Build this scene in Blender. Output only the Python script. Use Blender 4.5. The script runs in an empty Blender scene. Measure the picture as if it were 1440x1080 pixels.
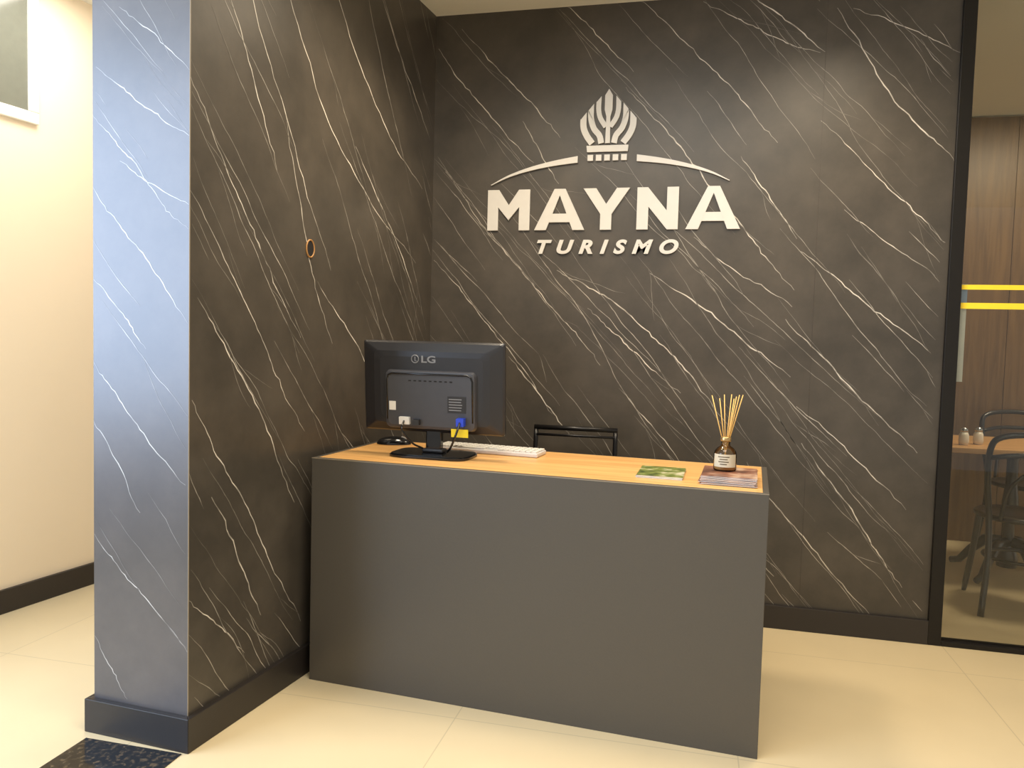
import bpy, bmesh, math, random
from mathutils import Vector, Matrix, Euler
random.seed(11)
sc=bpy.context.scene
sc.view_settings.view_transform='Standard'
COL=bpy.context.collection
CEIL=2.79

# ------------------------------------------------------------------ materials
def nodes(name):
    m=bpy.data.materials.new(name); m.use_nodes=True
    nt=m.node_tree; b=nt.nodes['Principled BSDF']
    return m,nt,b
def rgb(c): return (c[0],c[1],c[2],1)
def hexc(r,g,b):
    def l(v):
        v/=255.; return v/12.92 if v<=.04045 else ((v+.055)/1.055)**2.4
    return (l(r),l(g),l(b))
def mat(name,col,rough=.5,metal=0,var=.08,scale=30,spec=.5,bump=0,emit=0,trans=0,coat=0):
    m,nt,b=nodes(name)
    tc=nt.nodes.new('ShaderNodeTexCoord'); n=nt.nodes.new('ShaderNodeTexNoise')
    n.inputs['Scale'].default_value=scale; n.inputs['Detail'].default_value=3
    nt.links.new(tc.outputs['Object'],n.inputs['Vector'])
    r=nt.nodes.new('ShaderNodeMix'); r.data_type='RGBA'
    r.inputs[6].default_value=rgb([max(0,c*(1-var)) for c in col])
    r.inputs[7].default_value=rgb([min(1,c*(1+var)) for c in col])
    nt.links.new(n.outputs['Fac'],r.inputs[0]); nt.links.new(r.outputs[2],b.inputs['Base Color'])
    b.inputs['Roughness'].default_value=rough; b.inputs['Metallic'].default_value=metal
    b.inputs['Specular IOR Level'].default_value=spec
    if coat: b.inputs['Coat Weight'].default_value=coat; b.inputs['Coat Roughness'].default_value=.1
    if trans: b.inputs['Transmission Weight'].default_value=trans
    if emit:
        b.inputs['Emission Color'].default_value=rgb(col); b.inputs['Emission Strength'].default_value=emit
    if bump:
        bp=nt.nodes.new('ShaderNodeBump'); bp.inputs['Strength'].default_value=bump; bp.inputs['Distance'].default_value=.002
        nt.links.new(n.outputs['Fac'],bp.inputs['Height']); nt.links.new(bp.outputs[0],b.inputs['Normal'])
    return m

def marble(name,dark,dark2,vein,rough,spec=.5):
    m,nt,b=nodes(name); N=nt.nodes.new; L=nt.links.new
    tc=N('ShaderNodeTexCoord')
    n1=N('ShaderNodeTexNoise'); n1.inputs['Scale'].default_value=3.5; n1.inputs['Detail'].default_value=8; n1.inputs['Roughness'].default_value=.65
    L(tc.outputs['Object'],n1.inputs['Vector'])
    cr=N('ShaderNodeValToRGB'); cr.color_ramp.elements[0].position=.35; cr.color_ramp.elements[1].position=.7
    cr.color_ramp.elements[0].color=rgb(dark); cr.color_ramp.elements[1].color=rgb(dark2)
    L(n1.outputs['Fac'],cr.inputs[0])
    at=N('ShaderNodeAttribute'); at.attribute_name='vein'
    n2=N('ShaderNodeTexNoise'); n2.inputs['Scale'].default_value=14; n2.inputs['Detail'].default_value=6
    L(tc.outputs['Object'],n2.inputs['Vector'])
    mr=N('ShaderNodeMapRange'); mr.inputs[1].default_value=.36; mr.inputs[2].default_value=.56; mr.inputs[3].default_value=.4; mr.inputs[4].default_value=1.
    L(n2.outputs['Fac'],mr.inputs[0])
    mu=N('ShaderNodeMath'); mu.operation='MULTIPLY'; mu.use_clamp=True
    L(at.outputs['Fac'],mu.inputs[0]); L(mr.outputs[0],mu.inputs[1])
    mx=N('ShaderNodeMix'); mx.data_type='RGBA'; mx.inputs[7].default_value=rgb(vein)
    L(mu.outputs[0],mx.inputs[0]); L(cr.outputs[0],mx.inputs[6]); L(mx.outputs[2],b.inputs['Base Color'])
    b.inputs['Roughness'].default_value=rough; b.inputs['Specular IOR Level'].default_value=spec
    n3=N('ShaderNodeTexNoise'); n3.inputs['Scale'].default_value=60
    L(tc.outputs['Object'],n3.inputs['Vector'])
    bp=N('ShaderNodeBump'); bp.inputs['Strength'].default_value=.08; bp.inputs['Distance'].default_value=.001
    L(n3.outputs['Fac'],bp.inputs['Height']); L(bp.outputs[0],b.inputs['Normal'])
    return m

def wood(name,c1,c2,rough,axis='X',scale=6.):
    m,nt,b=nodes(name); N=nt.nodes.new; L=nt.links.new
    tc=N('ShaderNodeTexCoord'); mp=N('ShaderNodeMapping')
    s=[18,18,18]; s['XYZ'.index(axis)]=1.2
    mp.inputs['Scale'].default_value=s; L(tc.outputs['Object'],mp.inputs[0])
    n=N('ShaderNodeTexNoise'); n.inputs['Scale'].default_value=scale/3; n.inputs['Detail'].default_value=6; n.inputs['Distortion'].default_value=.6
    L(mp.outputs[0],n.inputs['Vector'])
    cr=N('ShaderNodeValToRGB'); cr.color_ramp.elements[0].position=.3; cr.color_ramp.elements[1].position=.7
    cr.color_ramp.elements[0].color=rgb(c1); cr.color_ramp.elements[1].color=rgb(c2)
    L(n.outputs['Fac'],cr.inputs[0]); L(cr.outputs[0],b.inputs['Base Color'])
    b.inputs['Roughness'].default_value=rough
    return m

def floor_mat():
    m,nt,b=nodes('porcelain_tile'); N=nt.nodes.new; L=nt.links.new
    tc=N('ShaderNodeTexCoord'); mp=N('ShaderNodeMapping'); mp.inputs['Location'].default_value=(-.52,1.18,0)
    L(tc.outputs['Object'],mp.inputs[0])
    br=N('ShaderNodeTexBrick'); br.offset=0; br.inputs['Scale'].default_value=1; br.inputs['Brick Width'].default_value=.9; br.inputs['Row Height'].default_value=.9
    br.inputs['Mortar Size'].default_value=.0022; br.inputs['Mortar Smooth'].default_value=.3
    c=hexc(220,201,162); br.inputs['Color1'].default_value=rgb(c); br.inputs['Color2'].default_value=rgb([v*.98 for v in c])
    br.inputs['Mortar'].default_value=rgb([v*.78 for v in c]); L(mp.outputs[0],br.inputs['Vector'])
    n=N('ShaderNodeTexNoise'); n.inputs['Scale'].default_value=2.5; n.inputs['Detail'].default_value=7
    L(tc.outputs['Object'],n.inputs['Vector'])
    mr=N('ShaderNodeMapRange'); mr.inputs[3].default_value=.9; mr.inputs[4].default_value=1.07; L(n.outputs['Fac'],mr.inputs[0])
    mx=N('ShaderNodeMix'); mx.data_type='RGBA'; mx.blend_type='MULTIPLY'; mx.inputs[0].default_value=1
    L(br.outputs['Color'],mx.inputs[6]); L(mr.outputs[0],mx.inputs[7]); L(mx.outputs[2],b.inputs['Base Color'])
    b.inputs['Roughness'].default_value=.32
    return m
def granite_mat():
    m,nt,b=nodes('black_granite'); N=nt.nodes.new; L=nt.links.new
    tc=N('ShaderNodeTexCoord')
    n=N('ShaderNodeTexNoise'); n.inputs['Scale'].default_value=60; n.inputs['Detail'].default_value=5; L(tc.outputs['Object'],n.inputs['Vector'])
    cr=N('ShaderNodeValToRGB'); e=cr.color_ramp.elements; e[0].position=.5; e[0].color=(.008,.008,.008,1); e[1].position=.72; e[1].color=rgb(hexc(95,80,60))
    L(n.outputs['Fac'],cr.inputs[0]); L(cr.outputs[0],b.inputs['Base Color']); b.inputs['Roughness'].default_value=.12
    return m
def glass_mat(name,tint=(1,1,1),rough=0):
    m=bpy.data.materials.new(name); m.use_nodes=True; nt=m.node_tree; nt.nodes.clear(); N=nt.nodes.new; L=nt.links.new
    o=N('ShaderNodeOutputMaterial'); t=N('ShaderNodeBsdfTransparent'); t.inputs[0].default_value=rgb(tint)
    g=N('ShaderNodeBsdfGlossy'); g.inputs['Roughness'].default_value=rough
    fr=N('ShaderNodeFresnel'); fr.inputs[0].default_value=1.45
    mx=N('ShaderNodeMixShader'); L(fr.outputs[0],mx.inputs[0]); L(t.outputs[0],mx.inputs[1]); L(g.outputs[0],mx.inputs[2]); L(mx.outputs[0],o.inputs[0])
    return m

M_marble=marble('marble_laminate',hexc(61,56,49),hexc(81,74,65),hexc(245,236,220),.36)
M_marble_f=marble('marble_laminate_gloss_daylit',hexc(72,68,68),hexc(92,86,84),hexc(245,242,235),.36,.9)  # same laminate for the end face, daylight put into a lighter, cooler colour
M_side=mat('laminate_edge',hexc(60,52,46),.5)
M_base=mat('baseboard_black',hexc(40,35,32),.42)
M_cream=mat('painted_plaster_cream',hexc(234,219,195),.6,var=.02,scale=4)
M_ceil=mat('ceiling_plaster',hexc(240,236,222),.7,var=.02,scale=4)
M_floor=floor_mat(); M_gran=granite_mat()
M_desk=mat('desk_graphite_laminate',hexc(79,74,67),.34,var=.05,scale=140,bump=.1)
M_deskedge=mat('edge_band_and_highlight',hexc(140,128,110),.4)
M_oak=wood('oak_top',hexc(196,145,84),hexc(226,178,112),.35,'X')
M_sign=mat('brushed_silver_metal',hexc(208,204,197),.4,metal=.15,var=.04)
M_blk=mat('black_plastic',hexc(40,39,41),.3); M_blk2=mat('black_plastic_matte',hexc(66,66,70),.4)
M_gloss=mat('gloss_black_plastic',hexc(20,20,22),.12)
M_screen=mat('screen_glass',hexc(12,12,16),.1)
M_white=mat('white_paper',hexc(225,223,216),.6); M_yel=mat('yellow_sticker',hexc(240,215,40),.5)
M_blue=mat('blue_plug',hexc(40,70,200),.4); M_grey=mat('grey_label',hexc(135,135,137),.5)
M_metalblk=mat('black_powdercoat',hexc(22,20,20),.35,metal=.3)
M_frame=mat('black_aluminium',hexc(28,25,22),.4,metal=.4)
M_silver=mat('silver_plastic',hexc(205,200,195),.35)
M_key=mat('white_keys',hexc(215,212,205),.5)
M_panelwood=wood('panel_walnut',hexc(90,64,34),hexc(114,84,47),.4,'Z')
M_tablewood=wood('table_wood',hexc(180,135,82),hexc(208,160,105),.4,'X')
M_darkwood=mat('ebonised_beech',hexc(28,20,16),.28,coat=.3)
M_glass=glass_mat('clear_glass',(.95,.96,.93))
M_bottle=glass_mat('bottle_glass',(.95,.91,.84))
M_wglass=mat('window_pane_dim',hexc(112,114,104),.15)
M_winfr=mat('window_frame_white',hexc(232,226,214),.45)
M_yst=mat('yellow_vinyl',hexc(250,215,50),.5,emit=.1)
M_orange=mat('conduit_brass',hexc(165,120,68),.45); M_hole=mat('conduit_dark',hexc(16,11,8),.8)
M_amber=mat('perfume_oil',hexc(205,160,100),.15); M_label=mat('cream_label',hexc(205,195,170),.6)
M_ink=mat('label_ink',hexc(90,75,50),.6)
M_reed=mat('rattan_reed',hexc(222,180,105),.6); M_cap=mat('bottle_collar',hexc(190,160,110),.3,metal=.8)
def cover(name,cols,scale):
    m,nt,b=nodes(name); N=nt.nodes.new; L=nt.links.new
    tc=N('ShaderNodeTexCoord'); n=N('ShaderNodeTexNoise'); n.inputs['Scale'].default_value=scale; n.inputs['Detail'].default_value=4
    L(tc.outputs['Object'],n.inputs['Vector']); cr=N('ShaderNodeValToRGB'); el=cr.color_ramp.elements
    el[0].position=.3; el[0].color=rgb(cols[0]); el[1].position=.75; el[1].color=rgb(cols[-1])
    for i,c in enumerate(cols[1:-1]):
        e=el.new(.3+.45*(i+1)/(len(cols)-1)); e.color=rgb(c)
    L(n.outputs['Fac'],cr.inputs[0]); L(cr.outputs[0],b.inputs['Base Color']); b.inputs['Roughness'].default_value=.3
    return m
M_cov1=cover('brochure_cover_brown',[hexc(60,40,35),hexc(140,95,75),hexc(215,190,165)],14)
M_cov2=cover('leaflet_cover_green',[hexc(40,60,25),hexc(120,130,60),hexc(215,205,180)],22)

# ------------------------------------------------------------------ mesh builder
class MB:
    def __init__(s): s.v=[];s.f=[];s.m=[];s.mats=[];s.sm=[];s.att=[]
    def mi(s,m):
        if m not in s.mats: s.mats.append(m)
        return s.mats.index(m)
    def add(s,vs,fs,m,smooth=False,att=None,M=None):
        o=len(s.v); k=s.mi(m)
        s.v+= [tuple(M@Vector(v)) if M else tuple(v) for v in vs]
        s.att+= att if att else [0.]*len(vs)
        for f in fs: s.f.append([i+o for i in f]); s.m.append(k); s.sm.append(smooth)
    def box(s,c,d,m,M=None):
        x,y,z=c;a,b,e=[t/2 for t in d]
        vs=[(x+i*a,y+j*b,z+k*e) for k in(-1,1) for j in(-1,1) for i in(-1,1)]
        s.add(vs,[(0,2,3,1),(4,5,7,6),(0,1,5,4),(2,6,7,3),(0,4,6,2),(1,3,7,5)],m,M=M)
    def bbox(s,x0,x1,y0,y1,z0,z1,m,M=None): s.box(((x0+x1)/2,(y0+y1)/2,(z0+z1)/2),(x1-x0,y1-y0,z1-z0),m,M)
    def prism(s,pts,z0,z1,m,M=None):
        n=len(pts); vs=[(p[0],p[1],z0) for p in pts]+[(p[0],p[1],z1) for p in pts]
        s.add(vs,[list(range(n))[::-1],list(range(n,2*n))]+[(i,(i+1)%n,(i+1)%n+n,i+n) for i in range(n)],m,M=M)
    def lathe(s,prof,m,seg=32,M=None,smooth=True):
        vs=[];fs=[]
        for r,z in prof:
            for i in range(seg):
                t=2*math.pi*i/seg; vs.append((r*math.cos(t),r*math.sin(t),z))
        for j in range(len(prof)-1):
            for i in range(seg):
                k=(i+1)%seg; fs.append((j*seg+i,j*seg+k,(j+1)*seg+k,(j+1)*seg+i))
        fs.append(list(range(seg))[::-1]); fs.append([(len(prof)-1)*seg+i for i in range(seg)])
        s.add(vs,fs,m,smooth,M=M)
    def tube(s,pts,r,m,seg=10,closed=False,M=None):
        pts=[Vector(p) for p in pts]; n=len(pts); rs=r if isinstance(r,(list,tuple)) else [r]*n
        vs=[];fs=[];up=None
        for i,p in enumerate(pts):
            if closed: t=(pts[(i+1)%n]-pts[i-1]).normalized()
            else: t=(pts[min(i+1,n-1)]-pts[max(i-1,0)]).normalized()
            if up is None:
                up=Vector((0,0,1)) if abs(t.z)<.9 else Vector((1,0,0))
            u=(up-t*up.dot(t)).normalized(); w=t.cross(u); up=u
            for k in range(seg):
                a=2*math.pi*k/seg; vs.append(p+u*math.cos(a)*rs[i]+w*math.sin(a)*rs[i])
        for i in range(n if closed else n-1):
            j=(i+1)%n
            for k in range(seg):
                l=(k+1)%seg; fs.append((i*seg+k,i*seg+l,j*seg+l,j*seg+k))
        if not closed: fs.append(list(range(seg))[::-1]); fs.append([(n-1)*seg+k for k in range(seg)])
        s.add([tuple(v) for v in vs],fs,m,True,M=M)
    def obj(s,name,parent=None,bevel=0,loc=None,rot=0):
        me=bpy.data.meshes.new(name); me.from_pydata(s.v,[],s.f)
        for m in s.mats: me.materials.append(m)
        me.polygons.foreach_set('material_index',s.m); me.polygons.foreach_set('use_smooth',s.sm)
        if any(s.att):
            a=me.attributes.new('vein','FLOAT','POINT'); a.data.foreach_set('value',s.att)
        me.update()
        bm=bmesh.new(); bm.from_mesh(me); bmesh.ops.recalc_face_normals(bm,faces=bm.faces) if not any(s.att) else None; bm.to_mesh(me); bm.free()
        o=bpy.data.objects.new(name,me); COL.objects.link(o)
        if parent: o.parent=parent
        if loc: o.location=loc
        o.rotation_euler[2]=rot
        if bevel:
            b=o.modifiers.new('bevel','BEVEL'); b.width=bevel; b.segments=2; b.limit_method='ANGLE'; b.angle_limit=math.radians(50)
        return o
def empty(name,loc,rot=0):
    e=bpy.data.objects.new(name,None); e.empty_display_size=.1; COL.objects.link(e); e.location=loc; e.rotation_euler[2]=rot; return e
def cat(pts,n=8):
    P=[Vector(p) for p in pts]; P=[P[0]*2-P[1]]+P+[P[-1]*2-P[-2]]; out=[]
    for i in range(1,len(P)-2):
        a,b,c,d=P[i-1:i+3]
        for k in range(n):
            t=k/n; out.append(.5*((2*b)+(c-a)*t+(2*a-5*b+4*c-d)*t*t+(3*b-a-3*c+d)*t**3))
    out.append(P[-2]); return out

# ------------------------------------------------------------------ room shell
A=Vector((-.190,-1.592)); B=Vector((-.540,-1.567)); C=Vector((-.018,.018)); D=Vector((-.36,2.05))
def veined(mb,O,d,n,length,veins,m):
    """ribbons inlaid on a wall face. O origin(2D), d dir along wall, n outward normal"""
    k=0
    for pts,hw,st in veins:
        P=[Vector(p) for p in pts]
        if len(P)<2: continue
        off=.0003+.000004*(k%60); k+=1
        vs=[];at=[];fs=[]; N=len(P)
        for i,q in enumerate(P):
            t=(P[min(i+1,N-1)]-P[max(i-1,0)]); t=t.normalized() if t.length>0 else Vector((1,0)); w=Vector((-t.y,t.x))
            e=min(1,min(i,N-1-i)/(N*.3)+.12); ww=hw*(.45+.55*e)*random.uniform(.7,1.25)
            for sgn,al in((-1,0),(0,1),(1,0)):
                c=q+w*ww*sgn; c.x=min(max(c.x,0),length); c.y=min(max(c.y,0),CEIL)
                vs.append((O.x+d.x*c.x+n.x*off,O.y+d.y*c.x+n.y*off,c.y)); at.append(al*st*(.35+.65*e)+1e-6)
        for i in range(N-1):
            for a in(0,1): fs.append((i*3+a,i*3+a+1,i*3+a+4,i*3+a+3))
        mb.add(vs,fs,m,att=at)
def wig(pts,amp=.004):
    """natural vein: straight run between guide points with gentle multi-scale sway"""
    P=[Vector(p) for p in pts]
    P=[P[0]]+[p.lerp((P[i]+P[i+2])/2,.7) for i,p in enumerate(P[1:-1])]+[P[-1]]
    P=cat(P,10); out=[]
    ph=[random.uniform(0,6.3) for _ in range(3)]; s=0
    for i,q in enumerate(P):
        if i: s+=(q-P[i-1]).length
        t=(P[min(i+1,len(P)-1)]-P[max(i-1,0)]).normalized(); w=Vector((-t.y,t.x))
        o=.004*math.sin(s*13+ph[0])+.0022*math.sin(s*47+ph[1])+random.gauss(0,amp*.5)
        out.append(q+w*o)
    return out
def rand_veins(n,length,ang=(43,55),hw=(.001,.0022),st=(.25,.65),ln=(.3,1.5)):
    out=[]
    for _ in range(n):
        x=random.uniform(-.5,length); z=random.uniform(.1,CEIL+.5); a=math.radians(random.uniform(*ang)); L=random.uniform(*ln)
        w=random.uniform(*hw); s=random.uniform(*st); P=[];a0=a;step=.02
        for i in range(int(L/step)):
            if 0<=x<=length and 0<=z<=CEIL: P.append((x,z))
            elif P: break
            x+=step*math.cos(a); z-=step*math.sin(a); a+=random.gauss(0,.11); a+=(a0-a)*.4
            if len(P)>4 and random.random()<.02:
                b=a+random.choice((-1,1))*random.uniform(.15,.35); Q=[P[-1]];bx,bz=P[-1]
                for j in range(random.randint(5,16)):
                    bx+=step*math.cos(b); bz-=step*math.sin(b); b+=random.gauss(0,.07)
                    if not(0<=bx<=length and 0<=bz<=CEIL): break
                    Q.append((bx,bz))
                if len(Q)>2: out.append((Q,w*.7,s*.8))
        if len(P)>3: out.append((P,w,s))
    return out

# back wall : drawing grid of the laminate (3.1 x 3.3 mm units)
g=lambda pts:[((x-600)*.0031, 1.25+(480-y)*(.00352-(x-600)*.00000062)) for x,y in pts]
bv=[[(605,85),(640,130),(690,180),(760,235)],[(790,15),(850,60),(905,110)],[(905,12),(960,50),(1010,100),(1080,165),(1110,200)],
[(1000,15),(1060,45),(1110,70),(1160,80)],[(1060,0),(1130,45),(1165,80)],[(1200,20),(1290,50),(1340,75)],[(1165,170),(1230,230),(1290,290),(1330,330)],
[(1200,290),(1260,330),(1320,375)],[(895,130),(950,180),(1000,240),(1050,290),(1080,340),(1140,400)],[(620,250),(680,330),(740,380),(790,420),(830,470),(870,510)],
[(605,370),(640,410),(700,460),(760,520),(800,580)],[(800,380),(850,400),(900,430),(960,470),(1010,530),(1060,590)],[(850,430),(880,470),(940,500),(990,545)],
[(940,380),(1020,430),(1080,470),(1140,520)],[(1000,330),(1050,390),(1140,420)],[(1145,345),(1200,390),(1260,430),(1320,480)],
[(1130,440),(1190,500),(1250,560),(1310,620)],[(1160,610),(1210,680),(1260,740),(1300,810)],[(1085,640),(1130,700),(1180,760),(1270,860)],
[(730,500),(780,560),(830,610)],[(900,540),(960,600),(1000,650)],[(640,60),(700,120),(770,160),(800,200)],[(1090,750),(1130,800)],[(1180,20),(1220,110),(1300,190),(1340,220)],
[(1150,560),(1220,600),(1300,700)],[(740,180),(770,230),(800,262)],[(1060,220),(1100,260),(1140,330)]]
backv=[(wig(g(v)),random.uniform(.0023,.0035),random.uniform(.85,1)) for v in bv]+rand_veins(125,2.26)
mb=MB(); mb.bbox(-.018,2.262,.018,.12,0,CEIL,M_marble)
veined(mb,Vector((-.018,.018)),Vector((1,0)),Vector((0,-1)),2.28,backv,M_marble)
# panel seam of the laminate boards
mb.bbox(1.739,1.7405,.0174,.02,.1,CEIL,M_side)
mb.obj('wall_back')
# side wall + end face of the partition
sv=[[(.01,2.78),(.2,2.45),(.42,2.0),(.6,1.75),(.74,1.5)],[(.28,2.78),(.46,2.35),(.66,2.05),(1.0,1.75),(1.45,1.6)],[(.6,2.78),(.85,2.35),(1.1,2.1),(1.5,1.95)],
[(0,1.98),(.12,1.8),(.28,1.6),(.4,1.4),(.55,1.24)],[(0,1.66),(.18,1.48),(.28,1.3),(.42,1.08),(.58,.9)],[(.03,1.35),(.22,1.18),(.35,.95),(.52,.65)],
[(.01,1.05),(.15,.88),(.22,.7),(.42,.45),(.57,.2)],[(.0,.46),(.14,.33),(.26,.2)],[(.45,2.0),(.58,1.6),(.62,1.4),(.75,1.22)],[(.65,1.45),(.9,1.3),(1.2,.95)],
[(1.05,2.7),(1.3,2.4),(1.58,2.2)],[(.1,.75),(.25,.5),(.34,.3)],[(.15,2.3),(.3,2.1),(.4,1.8)],[(.9,2.0),(1.2,1.8),(1.5,1.4)],[(.8,.9),(1.1,.7),(1.4,.3)]]
fv=[[(.01,2.03),(.12,1.96),(.25,1.87),(.35,1.81)],[(.0,1.9),(.1,1.83),(.16,1.7),(.26,1.62),(.35,1.55)],[(.0,1.68),(.1,1.6),(.2,1.42),(.35,1.28)],
[(0,1.15),(.1,1.05),(.16,.95),(.34,.8)],[(.0,.98),(.08,.9),(.17,.7)],[(0,.62),(.1,.55),(.2,.42),(.35,.3)],[(.0,.3),(.06,.22),(.13,.12)],[(.05,2.6),(.2,2.45),(.35,2.35)],
[(0,1.4),(.14,1.3),(.2,1.2)],[(.1,2.2),(.22,2.12),(.35,2.0)],[(.1,1.75),(.2,1.68),(.35,1.62)]]
mb=MB()
poly=[A,C,Vector((-.018,.13)),D,B]
n=len(poly); vs=[(p.x,p.y,0) for p in poly]+[(p.x,p.y,CEIL) for p in poly]
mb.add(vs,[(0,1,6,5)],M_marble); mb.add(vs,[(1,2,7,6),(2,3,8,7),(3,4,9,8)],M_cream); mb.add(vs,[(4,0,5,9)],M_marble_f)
sd=(C-A).normalized(); sn=Vector((sd.y,-sd.x)); SL=(C-A).length
veined(mb,A,sd,sn,SL,[(wig(v),random.uniform(.0022,.0033),random.uniform(.85,1)) for v in sv]+rand_veins(80,SL,ang=(46,60)),M_marble)
fd=(A-B).normalized(); fn=Vector((fd.y,-fd.x))
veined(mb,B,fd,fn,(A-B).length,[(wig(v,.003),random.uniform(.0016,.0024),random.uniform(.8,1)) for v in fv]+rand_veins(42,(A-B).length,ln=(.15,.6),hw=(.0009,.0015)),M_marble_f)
Ms=Matrix(((sd.x,sn.x,0,A.x),(sd.y,sn.y,0,A.y),(0,0,1,0),(0,0,0,1)))
mb.bbox(-.0005,.003,-.001,.0009,0,CEIL,M_deskedge,M=Ms)
mb.obj('wall_side')

def basebd(name,pts,hgt,th,m):
    mb=MB()
    P=[Vector(p) for p in pts]; nrm=[]
    for i in range(len(P)-1):
        t=(P[i+1]-P[i]).normalized(); nrm.append(Vector((t.y,-t.x)))
    out=[]
    for i,q in enumerate(P):
        if i==0: o=nrm[0]
        elif i==len(P)-1: o=nrm[-1]
        else:
            o=(nrm[i-1]+nrm[i]); o=o/(o.length_squared/2)*1.0
        out.append(q+o*th)
    for i in range(len(P)-1):
        mb.prism([P[i],P[i+1],out[i+1],out[i]],0,hgt,m)
    return mb.obj(name,bevel=.002)
basebd('baseboard_side',[D,B,A,C],.105,.02,M_base)
basebd('baseboard_back',[(-.018,.018),(2.262,.018)],.105,.018,M_base)
# left corridor wall (ends at the street opening)
lx=lambda y:-1.65+.125*(y+.86)-.018
mb=MB(); mb.prism([(lx(-1.9),-1.9),(lx(2.1),2.1),(lx(2.1)-.15,2.1),(lx(-1.9)-.15,-1.9)],0,CEIL,M_cream); mb.obj('wall_left')
basebd('baseboard_left',[(lx(-1.9),-1.9),(lx(2.05),2.05)],.105,.018,M_base)
mb=MB(); mb.bbox(-1.6,6.2,2.10,2.2,0,CEIL,M_cream)
mb.obj('wall_far')
mb=MB(); mb.bbox(-2.8,6.2,-5.5,2.2,-.1,0,M_floor); mb.obj('floor')
mb=MB(); mb.bbox(-2.8,6.2,-5.5,2.2,CEIL,CEIL+.1,M_ceil); mb.obj('ceiling')
mb=MB(); mb.bbox(-.525,-.19,-4.2,-1.618,0,.002,M_gran); mb.obj('trim_granite_threshold')
# high window in left wall
e=empty('window_1',(lx(-1.06),-1.06,2.46),math.atan2(1,.125)-math.pi/2)
mb=MB(); w,hh,t=.8,.62,.05
mb.bbox(-.002,.012,-w/2+t,w/2-t,-hh/2+t,hh/2-t,M_wglass); mb.obj('pane',e)
mb=MB()
for y0,y1,z0,z1 in((-w/2,w/2,-hh/2,-hh/2+t),(-w/2,w/2,hh/2-t,hh/2),(-w/2,-w/2+t,-hh/2+t,hh/2-t),(w/2-t,w/2,-hh/2+t,hh/2-t)): mb.bbox(-.001,.02,y0,y1,z0,z1,M_winfr)
mb.obj('frame',e,bevel=.004)

# ------------------------------------------------------------------ glazed partition
e=empty('window_2',(2.262,.03,0))
mb=MB(); mb.bbox(0,.052,-.03,.06,0,CEIL,M_frame); mb.bbox(.052,3.6,-.03,.03,0,.022,M_frame); mb.bbox(.052,3.6,-.03,.03,CEIL-.03,CEIL,M_frame); mb.obj('frame',e,bevel=.002)
mb=MB(); mb.bbox(.052,3.6,-.004,.004,.022,CEIL-.03,M_glass); mb.obj('glass_pane',e)
mb=MB(); mb.bbox(.056,3.5,-.0055,-.0045,1.517,1.537,M_yst); mb.bbox(.056,3.5,-.0055,-.0045,1.437,1.462,M_yst); mb.obj('warning_stripes',e)
M_edgestrip=mat('blue_white_strip',hexc(150,170,200),.4)
mb=MB(); mb.bbox(.03,.085,.008,.0095,1.13,1.53,M_white); mb.bbox(.03,.085,.0065,.0079,1.46,1.54,M_edgestrip); mb.obj('glass_edge_strip',e)  # added thin sheets stand in for the glass edge or door handle

# dining room panelling
mb=MB(); x=1.9
while x<6.1:
    w=random.choice((.34,.42,.28)); mb.bbox(x,x+w-.003,2.06+random.choice((0,.012)),2.10,0,CEIL-.01,M_panelwood); x+=w
mb.bbox(1.9,6.1,2.09,2.10,0,CEIL-.01,M_side); mb.obj('wall_panelling')

# ------------------------------------------------------------------ sign
e=empty('wall_sign',(.82,.018,0))
T=Matrix(((1,0,0,0),(0,0,-1,0),(0,1,0,0),(0,0,0,1)))
Y0,Y1=.001,.011
mb=MB()
U=.00325
def L(x): return (x-854)*U
zb,zt=1.772,1.962
def P(pts,y1=Y1): mb.prism(pts,Y0,y1,M_sign,M=T)
st=.052
def letA(x0,x1):
    c=(x0+x1)/2; hw=.026
    P([(x0,zb),(x0+.056,zb),(c+.012,zt),(c-hw,zt)]); P([(x1-.056,zb),(x1,zb),(c+hw,zt),(c-.012,zt)],Y1-.0002)
    P([(x0+.05,zb+.036),(x1-.05,zb+.036),(x1-.066,zb+.076),(x0+.066,zb+.076)],Y1-.0004)
def letM(x0,x1):
    c=(x0+x1)/2
    P([(x0,zb),(x0+st,zb),(x0+st,zt-.082),(c,zb+.048),(x1-st,zt-.082),(x1-st,zb),(x1,zb),(x1,zt),(x1-st-.002,zt),(c,zb+.118),(x0+st+.002,zt),(x0,zt)])
def letN(x0,x1):
    P([(x0,zb),(x0+st,zb),(x0+st,zt-.088),(x1-st+.003,zb),(x1,zb),(x1,zt),(x1-st,zt),(x1-st,zb+.085),(x0+st-.004,zt),(x0,zt)])
def letY(x0,x1):
    c=(x0+x1)/2
    P([(c-st/2,zb),(c+st/2,zb),(c+st/2,zb+.072),(x1,zt),(x1-.06,zt),(c,zb+.118),(x0+.06,zt),(x0,zt),(c-st/2,zb+.072)])
letM(L(682),L(745)); letA(L(752),L(825)); letY(L(822),L(888)); letN(L(898),L(955)); letA(L(965),L(1038))
mb.obj('letters_name',e,bevel=.001)
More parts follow.
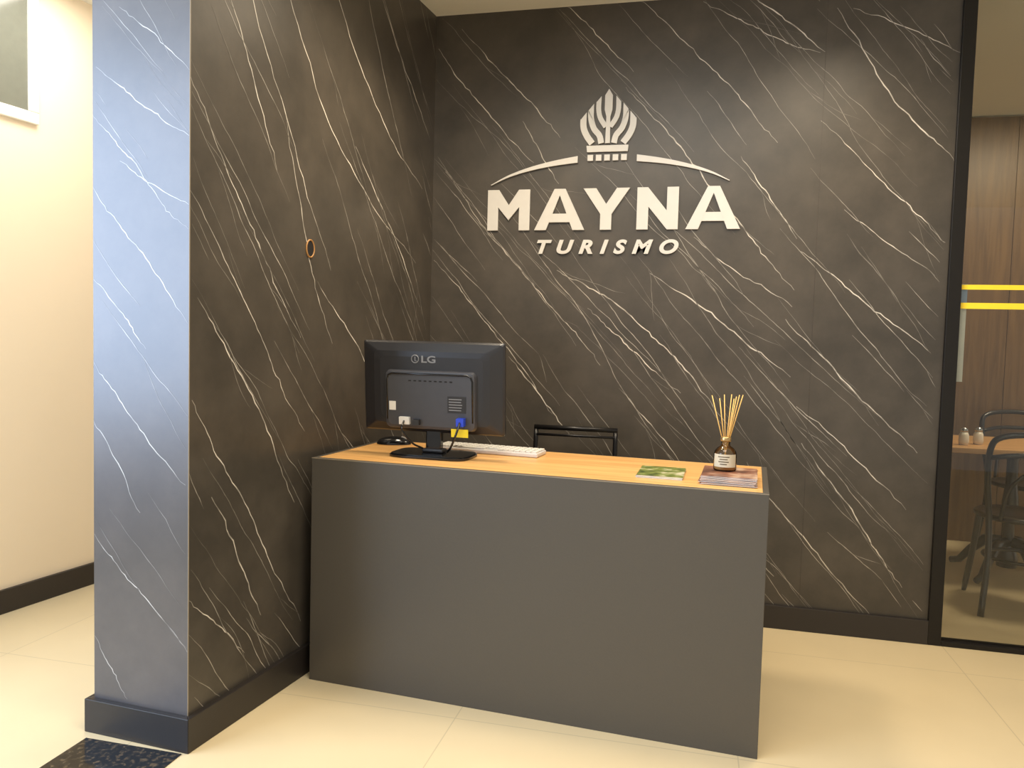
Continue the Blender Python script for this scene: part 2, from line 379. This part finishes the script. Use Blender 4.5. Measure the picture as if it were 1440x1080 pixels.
# crown emblem
mb=MB(); S2=.0032
def stroke(pts,w,mirror):
    pts=[Vector(p) for p in cat(pts,5)]; l=[];r=[]
    for i,q in enumerate(pts):
        t=(pts[min(i+1,len(pts)-1)]-pts[max(i-1,0)]).normalized(); nn=Vector((-t.y,t.x))
        a=q+nn*w/2; b=q-nn*w/2
        if i==0: a.y+=1.2*(a.x-q.x); b.y+=1.2*(b.x-q.x)
        l.append(a); r.append(b)
    o=l+r[::-1]
    o=[((-1 if mirror else 1)*p.x*S2, 2.398-(p.y-130)*S2) for p in o]
    if mirror: o=o[::-1]
    mb.prism(o,Y0,Y1,M_sign,M=T)
for mr in(False,True):
    stroke([(35.5,164),(35,180),(30,192),(22,203)],9,mr)
    stroke([(25,152),(24.5,168),(20,182),(12,192),(9,203)],8.2,mr)
    stroke([(14,141),(14,156),(11,168),(3.2,180)],7,mr)
mb.prism([(x*S2,2.398-(y-130)*S2) for x,y in[(0,127),(5.5,136),(5.5,156),(2.8,166),(3.4,203),(-3.4,203),(-2.8,166),(-5.5,156),(-5.5,136)]],Y0,Y1-.0003,M_sign,M=T)
mb.prism([(x*S2,2.398-(y-130)*S2) for x,y in[(-30,206),(30,206),(29,215),(-29,215)]],Y0,Y1,M_sign,M=T)
for k in range(5):
    x=(-24+12*k); mb.prism([(q*S2,2.398-(y-130)*S2) for q,y in[(x-4,219),(x+4,219),(x+4,227.5),(x-4,227.5)]],Y0,Y1,M_sign,M=T)
mb.obj('crown_emblem',e)
mb=MB()
for sg in(-1,1):
    c=cat([(.545*sg,1.985),(.46*sg,2.025),(.36*sg,2.056),(.25*sg,2.079),(.135*sg,2.095)],6); l=[];r=[]
    for i,q in enumerate(c):
        w=.003+.027*i/(len(c)-1); l.append((q.x,q.y+w/2)); r.append((q.x,q.y-w/2))
    o=l+r[::-1]
    mb.prism(o,Y0,Y1,M_sign,M=T)
mb.obj('arches',e)
def text_mesh(body,x0,x1,z0,z1,depth,offset=0,shear=0,spacing=1):
    cu=bpy.data.curves.new('t','FONT'); cu.body=body; cu.size=.1; cu.offset=offset; cu.shear=shear; cu.space_character=spacing; cu.extrude=depth/2
    ob=bpy.data.objects.new('t',cu); COL.objects.link(ob); dg=bpy.context.evaluated_depsgraph_get(); dg.update()
    me=bpy.data.meshes.new_from_object(ob.evaluated_get(dg)); bpy.data.objects.remove(ob)
    xs=[v.co.x for v in me.vertices]; ys=[v.co.y for v in me.vertices]
    a,b,c,d=min(xs),max(xs),min(ys),max(ys)
    for v in me.vertices:
        X=x0+(v.co.x-a)/(b-a)*(x1-x0); Z=z0+(v.co.y-c)/(d-c)*(z1-z0); v.co=(X,-(v.co.z),Z)
    me.materials.clear(); return me
me=text_mesh('TURISMO',-.315,.335,1.662,1.728,.010,offset=.0042,shear=.28,spacing=1.75); me.materials.append(M_sign)
o=bpy.data.objects.new('letters_tagline',me); COL.objects.link(o); o.parent=e; o.location=(0,-.006,0)

# ------------------------------------------------------------------ conduit hole in side wall
Q=A+sd*.60; e=empty('cable_conduit',(Q.x,Q.y,1.565),math.atan2(sn.y,sn.x))
mb=MB(); mb.tube([(0.002,.024*math.cos(t),.031*math.sin(t)) for t in [2*math.pi*i/28 for i in range(28)]],.003,M_orange,closed=True); mb.obj('ring',e)
mb=MB(); mb.prism([(.0235*math.cos(2*math.pi*i/28),.0305*math.sin(2*math.pi*i/28)) for i in range(28)],.0008,.002,M_hole,M=Matrix(((0,0,1,0),(1,0,0,0),(0,1,0,0),(0,0,0,1)))); mb.obj('bore_shade',e)  # flat dark disc paints the shade inside the hole, no real recess

# ------------------------------------------------------------------ desk
DW,DD,DH=1.558,.55,.815
desk=empty('reception_desk',(-.077,-1.053,0),-.0726)
mb=MB(); mb.bbox(0,DW,0,.018,0,DH,M_desk); mb.obj('front_panel',desk,bevel=.0012)
mb=MB(); mb.bbox(0,.018,.0185,DD,0,DH,M_desk); mb.obj('side_panel_1',desk,bevel=.0012)
mb=MB(); mb.bbox(DW-.018,DW,.0185,DD,0,DH,M_desk); mb.obj('side_panel_2',desk,bevel=.0012)
mb=MB(); mb.bbox(.0185,DW-.0185,.0185,DD-.003,DH-.03,DH-.0003,M_oak); mb.bbox(.0185,DW-.0185,DD-.0028,DD,DH-.03,DH-.0003,M_deskedge); mb.obj('desktop',desk)
mb=MB(); mb.bbox(-.0002,DW+.0002,-.0006,.0003,DH-.0028,DH,M_deskedge); mb.bbox(.3,.7,.1,.5,DH-.16,DH-.032,M_desk); mb.obj('edge_highlight_and_drawer',desk)  # thin light strip paints the highlight on the front panel's top edge
TOP=DH+.0006
def onDesk(name,lx_,ly_,rz=0,z=TOP):
    v=Matrix.Rotation(-.0726,3,'Z')@Vector((lx_,ly_,0)); return empty(name,(-.077+v.x,-1.053+v.y,z),-.0726+rz)

mon=onDesk('computer_monitor',.372,.235,.03)
mb=MB()   # base
bp=[]
for i in range(40):
    t=2*math.pi*i/40; c,s_=math.cos(t),math.sin(t); bp.append((.155*math.copysign(abs(c)**.45,c),.10*math.copysign(abs(s_)**.45,s_)))
mb.prism(bp,.0,.009,M_gloss); mb.prism([(x*.97,y*.97) for x,y in bp],.009,.013,M_gloss); mb.obj('base',mon,bevel=.002)
mb=MB(); mb.bbox(-.03,.03,-.012,.022,.013,.16,M_gloss); mb.bbox(-.042,.042,-.02,.03,.0131,.028,M_blk); mb.bbox(-.045,.045,-.028,-.002,.10,.20,M_blk2); mb.obj('stand_neck',mon,bevel=.006)
tilt=Matrix.Translation((0,-.01,.088))@Matrix.Rotation(math.radians(5),4,'X')
mb=MB(); W2,H2=.276,.338
def rrect(w,h,r,z0,n=5):
    pts=[]
    for cx,cz,a0 in((w-r,h-r,0),(-w+r,h-r,90),(-w+r,-h+r,180),(w-r,-h+r,270)):
        for k in range(n+1):
            t=math.radians(a0+90*k/n); pts.append((cx+r*math.cos(t),z0+cz+r*math.sin(t)))
    return pts
def loft(secs,m,M):
    n=len(secs[0][0]); vs=[];fs=[]
    for pts,y in secs: vs+=[(p[0],y,p[1]) for p in pts]
    for j in range(len(secs)-1):
        for i in range(n): k=(i+1)%n; fs.append((j*n+i,j*n+k,(j+1)*n+k,(j+1)*n+i))
    fs.append(list(range(n))[::-1]); fs.append([(len(secs)-1)*n+i for i in range(n)])
    mb.add(vs,fs,m,M=M)
zc=H2/2
loft([(rrect(W2,H2/2,.008,zc),.018),(rrect(W2,H2/2,.008,zc),.004),(rrect(W2-.006,H2/2-.006,.01,zc),-.004),(rrect(W2-.05,H2/2-.035,.02,zc),-.018),(rrect(W2-.075,H2/2-.055,.02,zc),-.020)],M_blk,tilt)
mb.obj('shell',mon,bevel=.0015)
mb=MB(); mb.bbox(-W2+.012,W2-.012,.0182,.0188,.02,H2-.012,M_screen,M=tilt); mb.obj('screen',mon)
mb=MB()
loft([(rrect(.178,.110,.02,.125),-.018),(rrect(.173,.105,.02,.125),-.034),(rrect(.163,.095,.02,.125),-.037)],M_blk2,tilt)
mb.tube([tilt@Vector(p) for p in[(-.166,-.034,.05),(-.166,-.036,.20),(-.160,-.0375,.216),(-.146,-.038,.222),(.146,-.038,.222),(.160,-.0375,.216),(.166,-.036,.20),(.166,-.034,.05)]],.0035,M_gloss)
for k in range(9): mb.bbox(-.08+k*.02,-.07+k*.02,-.0385,-.037,.195,.199,M_hole,M=tilt)
mb.obj('rear_cover',mon)
mb=MB()
mb.bbox(-.158,-.132,-.0385,-.0372,.085,.118,M_white,M=tilt)
mb.bbox(.072,.142,-.0385,-.0372,.085,.145,M_blk,M=tilt)
for k in range(5): mb.bbox(.077,.124+.002*(k%3),-.0390,-.0384,.093+k*.010,.096+k*.010,M_grey,M=tilt)
mb.bbox(.085,.150,-.0385,-.0372,-.004,.026,M_yel,M=tilt)
mb.bbox(-.115,-.075,-.05,-.036,.035,.062,M_white,M=tilt); mb.bbox(.112,.14,-.062,-.036,.04,.068,M_blue,M=tilt); mb.bbox(-.06,-.035,-.055,-.036,.035,.055,M_blk,M=tilt)
mb.tube([tilt@Vector(p) for p in cat([(.126,-.06,.054),(.122,-.085,.02),(.10,-.08,-.03),(.07,-.04,-.06)],6)],.004,M_gloss)
mb.tube([tilt@Vector(p) for p in cat([(-.095,-.05,.048),(-.09,-.08,.02),(-.06,-.06,-.03),(-.03,-.03,-.055)],6)],.0035,M_gloss)
mb.obj('labels_and_plugs',mon)
me=text_mesh('LG',0,.055,.262,.288,.0008,offset=.002,spacing=1.0); me.materials.append(M_grey)
me.transform(tilt@Matrix.Translation((-.035,-.0212,0))); o=bpy.data.objects.new('maker_mark',me); COL.objects.link(o); o.parent=mon
mb=MB(); mb.tube([tilt@Vector((-.06+.014*math.cos(t),-.0212,.275+.014*math.sin(t))) for t in[2*math.pi*i/24 for i in range(24)]],.0018,M_grey,closed=True,seg=6)
mb.tube([tilt@Vector((-.06,-.0212,.283)),tilt@Vector((-.06,-.0212,.268)),tilt@Vector((-.053,-.0212,.268))],.0014,M_grey,seg=6); mb.obj('maker_badge',mon)

kb=onDesk('keyboard',.53,.425,-.03)
mb=MB(); mb.prism([(-.21,-.06),(.21,-.06),(.21,.06),(-.21,.06)],.0,.016,M_silver); mb.obj('case',kb,bevel=.004)
mb=MB()
for r_ in range(5):
    for c_ in range(18):
        if r_==0 and 5<=c_<=10: continue
        mb.box((-.196+c_*.023,-.045+r_*.0225,.019),(.019,.018,.006),M_key)
mb.box((-.07+.0,-.045,.019),(.13,.018,.006),M_key); mb.obj('keys',kb,bevel=.001)
ms=onDesk('computer_mouse',.10,.455,.3)
mb=MB()
vs=[];fs=[];na,nb=24,8
for j in range(nb+1):
    ph=math.pi/2*j/nb
    for i in range(na):
        t=2*math.pi*i/na; vs.append((.07*math.cos(ph)*math.cos(t),.038*math.cos(ph)*math.sin(t)*(1-.12*math.cos(t)),.002+.03*math.sin(ph)))
for j in range(nb):
    for i in range(na): k=(i+1)%na; fs.append((j*na+i,j*na+k,(j+1)*na+k,(j+1)*na+i))
mb.add(vs,fs,M_gloss,True); mb.prism([(.07*math.cos(2*math.pi*i/20),.037*math.sin(2*math.pi*i/20)) for i in range(20)],0,.003,M_blk); mb.obj('shell',ms)
mb=MB(); mb.tube([(.03,0,.029),(.042,0,.026),(.052,0,.021)],.004,M_grey,seg=8); mb.obj('wheel',ms)

# brochures and leaflets
br=onDesk('brochure_stack',1.435,.185,0)
mb=MB(); z=0
for k in range(9):
    t=.0032; a=random.uniform(-.04,.04); Mx=Matrix.Translation((random.uniform(-.004,.004),random.uniform(-.004,.004),0))@Matrix.Rotation(a,4,'Z')
    mb.bbox(-.085,.085,-.105,.105,z,z+t-.0012,M_white,M=Mx); mb.bbox(-.0855,.0855,-.1055,.1055,z+t-.0014,z+t-.0001,M_cov1,M=Mx); z+=t
mb.obj('booklets',br); ZB=TOP+z+.0003
lf=onDesk('leaflet_pile',1.215,.22,.05)
mb=MB(); z=0
for k in range(3):
    Mx=Matrix.Rotation(random.uniform(-.05,.05),4,'Z'); mb.bbox(-.075,.075,-.105,.105,z,z+.002,M_white,M=Mx); mb.bbox(-.0752,.0752,-.1052,.1052,z+.002,z+.0026,M_cov2,M=Mx); z+=.0028
mb.obj('sheets',lf)
# reed diffuser
rd=onDesk('reed_diffuser',1.42,.215,0,ZB)
mb=MB(); mb.lathe([(.001,.0),(.034,.0),(.037,.004),(.037,.052),(.034,.064),(.026,.074),(.016,.081),(.014,.086),(.014,.098),(.001,.098)],M_bottle); mb.obj('bottle',rd)
mb=MB(); mb.lathe([(.001,.004),(.033,.004),(.0345,.007),(.0345,.04),(.001,.04)],M_amber); mb.obj('oil',rd)
mb=MB()
vs=[];fs=[]
for i in range(17):
    t=-math.pi*.85+math.pi*.7*i/16
    for z_ in(.014,.056): vs.append((.0375*math.cos(t),.0375*math.sin(t),z_))
for i in range(16): fs.append((2*i,2*i+2,2*i+3,2*i+1))
mb.add(vs,fs,M_label)
for z_,a_ in((.046,.5),(.038,.35),(.030,.45),(.022,.3)):
    vs=[];fs=[]
    for i in range(9):
        t=-math.pi/2-.1+(i/8-.5)*a_*2
        vs+= [(.0379*math.cos(t),.0379*math.sin(t),z_),(.0379*math.cos(t),.0379*math.sin(t),z_+.003)]
    for i in range(8): fs.append((2*i,2*i+2,2*i+3,2*i+1))
    mb.add(vs,fs,M_ink)
mb.obj('label',rd)
mb=MB(); mb.lathe([(.001,.096),(.0165,.096),(.0175,.099),(.0175,.108),(.015,.111),(.001,.111)],M_cap); mb.obj('collar',rd)
mb=MB()
for dx,dy,l in((-.05,.0,.245),(-.026,.02,.235),(-.010,-.02,.25),(.012,.015,.25),(.028,-.01,.245),(.048,.01,.25),(.02,.03,.235),(.037,.0,.25)):
    mb.tube([(-dx*.15,-dy*.15,.03),(dx,dy,l)],.0016,M_reed,seg=6)
mb.obj('reeds',rd)

# ------------------------------------------------------------------ metal chair behind desk
ch=empty('metal_chair',(.74,-.31,0),.03)
mb=MB(); hw=.18
for sx in(-1,1):
    mb.tube(cat([(sx*hw,.19,0.0),(sx*hw,.165,.25),(sx*hw,.155,.45),(sx*hw,.165,.65),(sx*hw,.185,.855)],5),.0105,M_metalblk)
    mb.tube([(sx*hw,-.19,0),(sx*(hw-.005),-.175,.44)],.0105,M_metalblk)
    mb.tube([(sx*hw,.165,.2),(sx*hw,-.185,.2)],.007,M_metalblk)
    mb.tube([(sx*hw,.157,.435),(sx*hw,-.175,.435)],.009,M_metalblk)
mb.obj('frame_legs',ch)
mb=MB()
mb.tube([(-hw-.008,.185,.864),(hw+.008,.185,.864)],.011,M_metalblk); mb.tube([(-hw,.178,.832),(hw,.178,.832)],.006,M_metalblk)
mb.tube([(-hw,.162,.60),(hw,.162,.60)],.007,M_metalblk)
mb.tube([(-hw,.17,.73),(hw,.17,.73)],.007,M_metalblk)
mb.tube([(-hw,-.175,.435),(hw,-.175,.435)],.009,M_metalblk); mb.tube([(-hw,.157,.435),(hw,.157,.435)],.009,M_metalblk); mb.obj('rails',ch)
mb=MB(); mb.prism(rrect(.185,.18,.04,-.01),.446,.472,M_blk2); mb.obj('seat',ch,bevel=.008)

# ------------------------------------------------------------------ dining room furniture
def bentwood(loc,rot):
    c=empty('bentwood_chair',loc,rot)
    m=MB()
    m.lathe([(.001,.445),(.185,.445),(.2,.452),(.2,.468),(.19,.474),(.17,.466),(.001,.464)],M_darkwood); m.obj('seat',c)
    m=MB()
    for sx in(-1,1): m.tube(cat([(sx*.15,-.13,.45),(sx*.165,-.16,.25),(sx*.19,-.2,0)],5),[.015]*10+[.011],M_darkwood)
    m.tube([(.15*math.cos(t),.15*math.sin(t),.25) for t in[2*math.pi*i/28 for i in range(28)]],.009,M_darkwood,closed=True)
    m.obj('front_legs_and_ring',c)
    m=MB()
    pts=cat([(-.19,.24,0),(-.165,.19,.25),(-.165,.16,.46),(-.185,.19,.65),(-.19,.235,.80),(-.15,.26,.865),(0,.28,.885),(.15,.26,.865),(.19,.235,.80),(.185,.19,.65),(.165,.16,.46),(.165,.19,.25),(.19,.24,0)],5)
    m.tube(pts,.0145,M_darkwood)
    m.tube(cat([(-.12,.17,.46),(-.10,.2,.6),(-.05,.22,.68),(.0,.225,.70),(.05,.22,.68),(.10,.2,.6),(.12,.17,.46)],5),.009,M_darkwood)
    m.tube(cat([(-.188,.22,.76),(-.1,.25,.78),(0,.258,.785),(.1,.25,.78),(.188,.22,.76)],4),.012,M_darkwood)
    m.obj('back_legs_and_hoop',c)
    return c
bentwood((2.84,.68,0),math.radians(172)); bentwood((2.42,1.40,0),math.radians(82)); bentwood((3.25,1.70,0),0)
tb=empty('cafe_table',(3.0,1.25,0),.0)
mb=MB(); mb.prism([(p[0],p[1]) for p in rrect(.47,.34,.04,0)],.725,.755,M_tablewood); mb.obj('top',tb,bevel=.004)
mb=MB(); mb.lathe([(.001,.06),(.05,.06),(.055,.12),(.03,.18),(.028,.3),(.042,.42),(.03,.52),(.028,.66),(.05,.70),(.12,.724),(.001,.724)],M_darkwood)
for k in range(4):
    a=math.pi/4+k*math.pi/2
    mb.tube([(math.cos(a)*r,math.sin(a)*r,z) for r,z in[(.03,.2),(.12,.19),(.2,.11),(.26,.035),(.31,.02)]],[.03,.028,.024,.02,.018],M_darkwood)
mb.obj('pedestal',tb)
M_salt=mat('shaker_ceramic',hexc(225,215,200),.3); M_steel=mat('steel',hexc(180,180,180),.25,metal=.9)
for i,(x,y) in enumerate(((2.68,1.04),(2.77,1.10))):
    s_=empty('salt_shaker',(x,y,.7555)); mb=MB(); mb.lathe([(.001,0),(.022,0),(.026,.02),(.024,.055),(.018,.07),(.001,.07)],M_salt); mb.obj('body',s_)
    mb=MB(); mb.lathe([(.001,.0702),(.019,.0702),(.019,.085),(.012,.094),(.001,.096)],M_steel); mb.obj('cap',s_)

# ------------------------------------------------------------------ lights
def area(name,loc,tgt,size,power,col,shape='SQUARE',sy=None):
    l=bpy.data.lights.new(name,'AREA'); l.shape='RECTANGLE' if sy else shape; l.size=size
    if sy: l.size_y=sy
    l.energy=power; l.color=col; o=bpy.data.objects.new(name,l); COL.objects.link(o); o.location=loc
    o.rotation_euler=(Vector(tgt)-Vector(loc)).to_track_quat('-Z','Y').to_euler(); return o
def spot(name,loc,tgt,power,ang,col,blend=.6,r=.04):
    l=bpy.data.lights.new(name,'SPOT'); l.energy=power; l.spot_size=math.radians(ang); l.spot_blend=blend; l.color=col; l.shadow_soft_size=r
    o=bpy.data.objects.new(name,l); COL.objects.link(o); o.location=loc
    o.rotation_euler=(Vector(tgt)-Vector(loc)).to_track_quat('-Z','Y').to_euler(); return o
warm=(1,.84,.62); neut=(1,.94,.84)
area('ceiling_lamp_1',(1.1,-2.2,CEIL-.02),(1.1,-2.2,0),1.2,47,neut)
area('ceiling_lamp_2',(-1.15,-.9,CEIL-.02),(-1.15,-.9,0),.6,19,neut)
area('ceiling_lamp_3',(3.4,.9,CEIL-.02),(3.4,.9,0),.6,36,warm)
spot('downlight_1',(1.8,-.6,CEIL-.06),(1.8,-.42,0),105,140,warm,.9,.22)
spot('downlight_2',(.45,-.85,CEIL-.06),(.32,-.78,0),115,140,warm,.9,.18)
area('daylight_door',(-2.15,-3.2,1.75),(-.3,-1.5,1.5),2.2,135,(.55,.72,1),sy=2.0)
w=bpy.data.worlds.new('world'); sc.world=w; w.use_nodes=True
w.node_tree.nodes['Background'].inputs[0].default_value=(1,.95,.87,1); w.node_tree.nodes['Background'].inputs[1].default_value=.7

# ------------------------------------------------------------------ camera
c=bpy.data.cameras.new('camera'); c.sensor_width=36; c.lens=27.05; c.clip_start=.05
o=bpy.data.objects.new('camera',c); COL.objects.link(o); sc.camera=o
o.matrix_world=Matrix.Translation((1.242,-3.558,1.25))@Matrix.Rotation(.2311,4,'Z')@Matrix.Rotation(math.pi/2-.0555,4,'X')@Matrix.Rotation(.027,4,'Z')
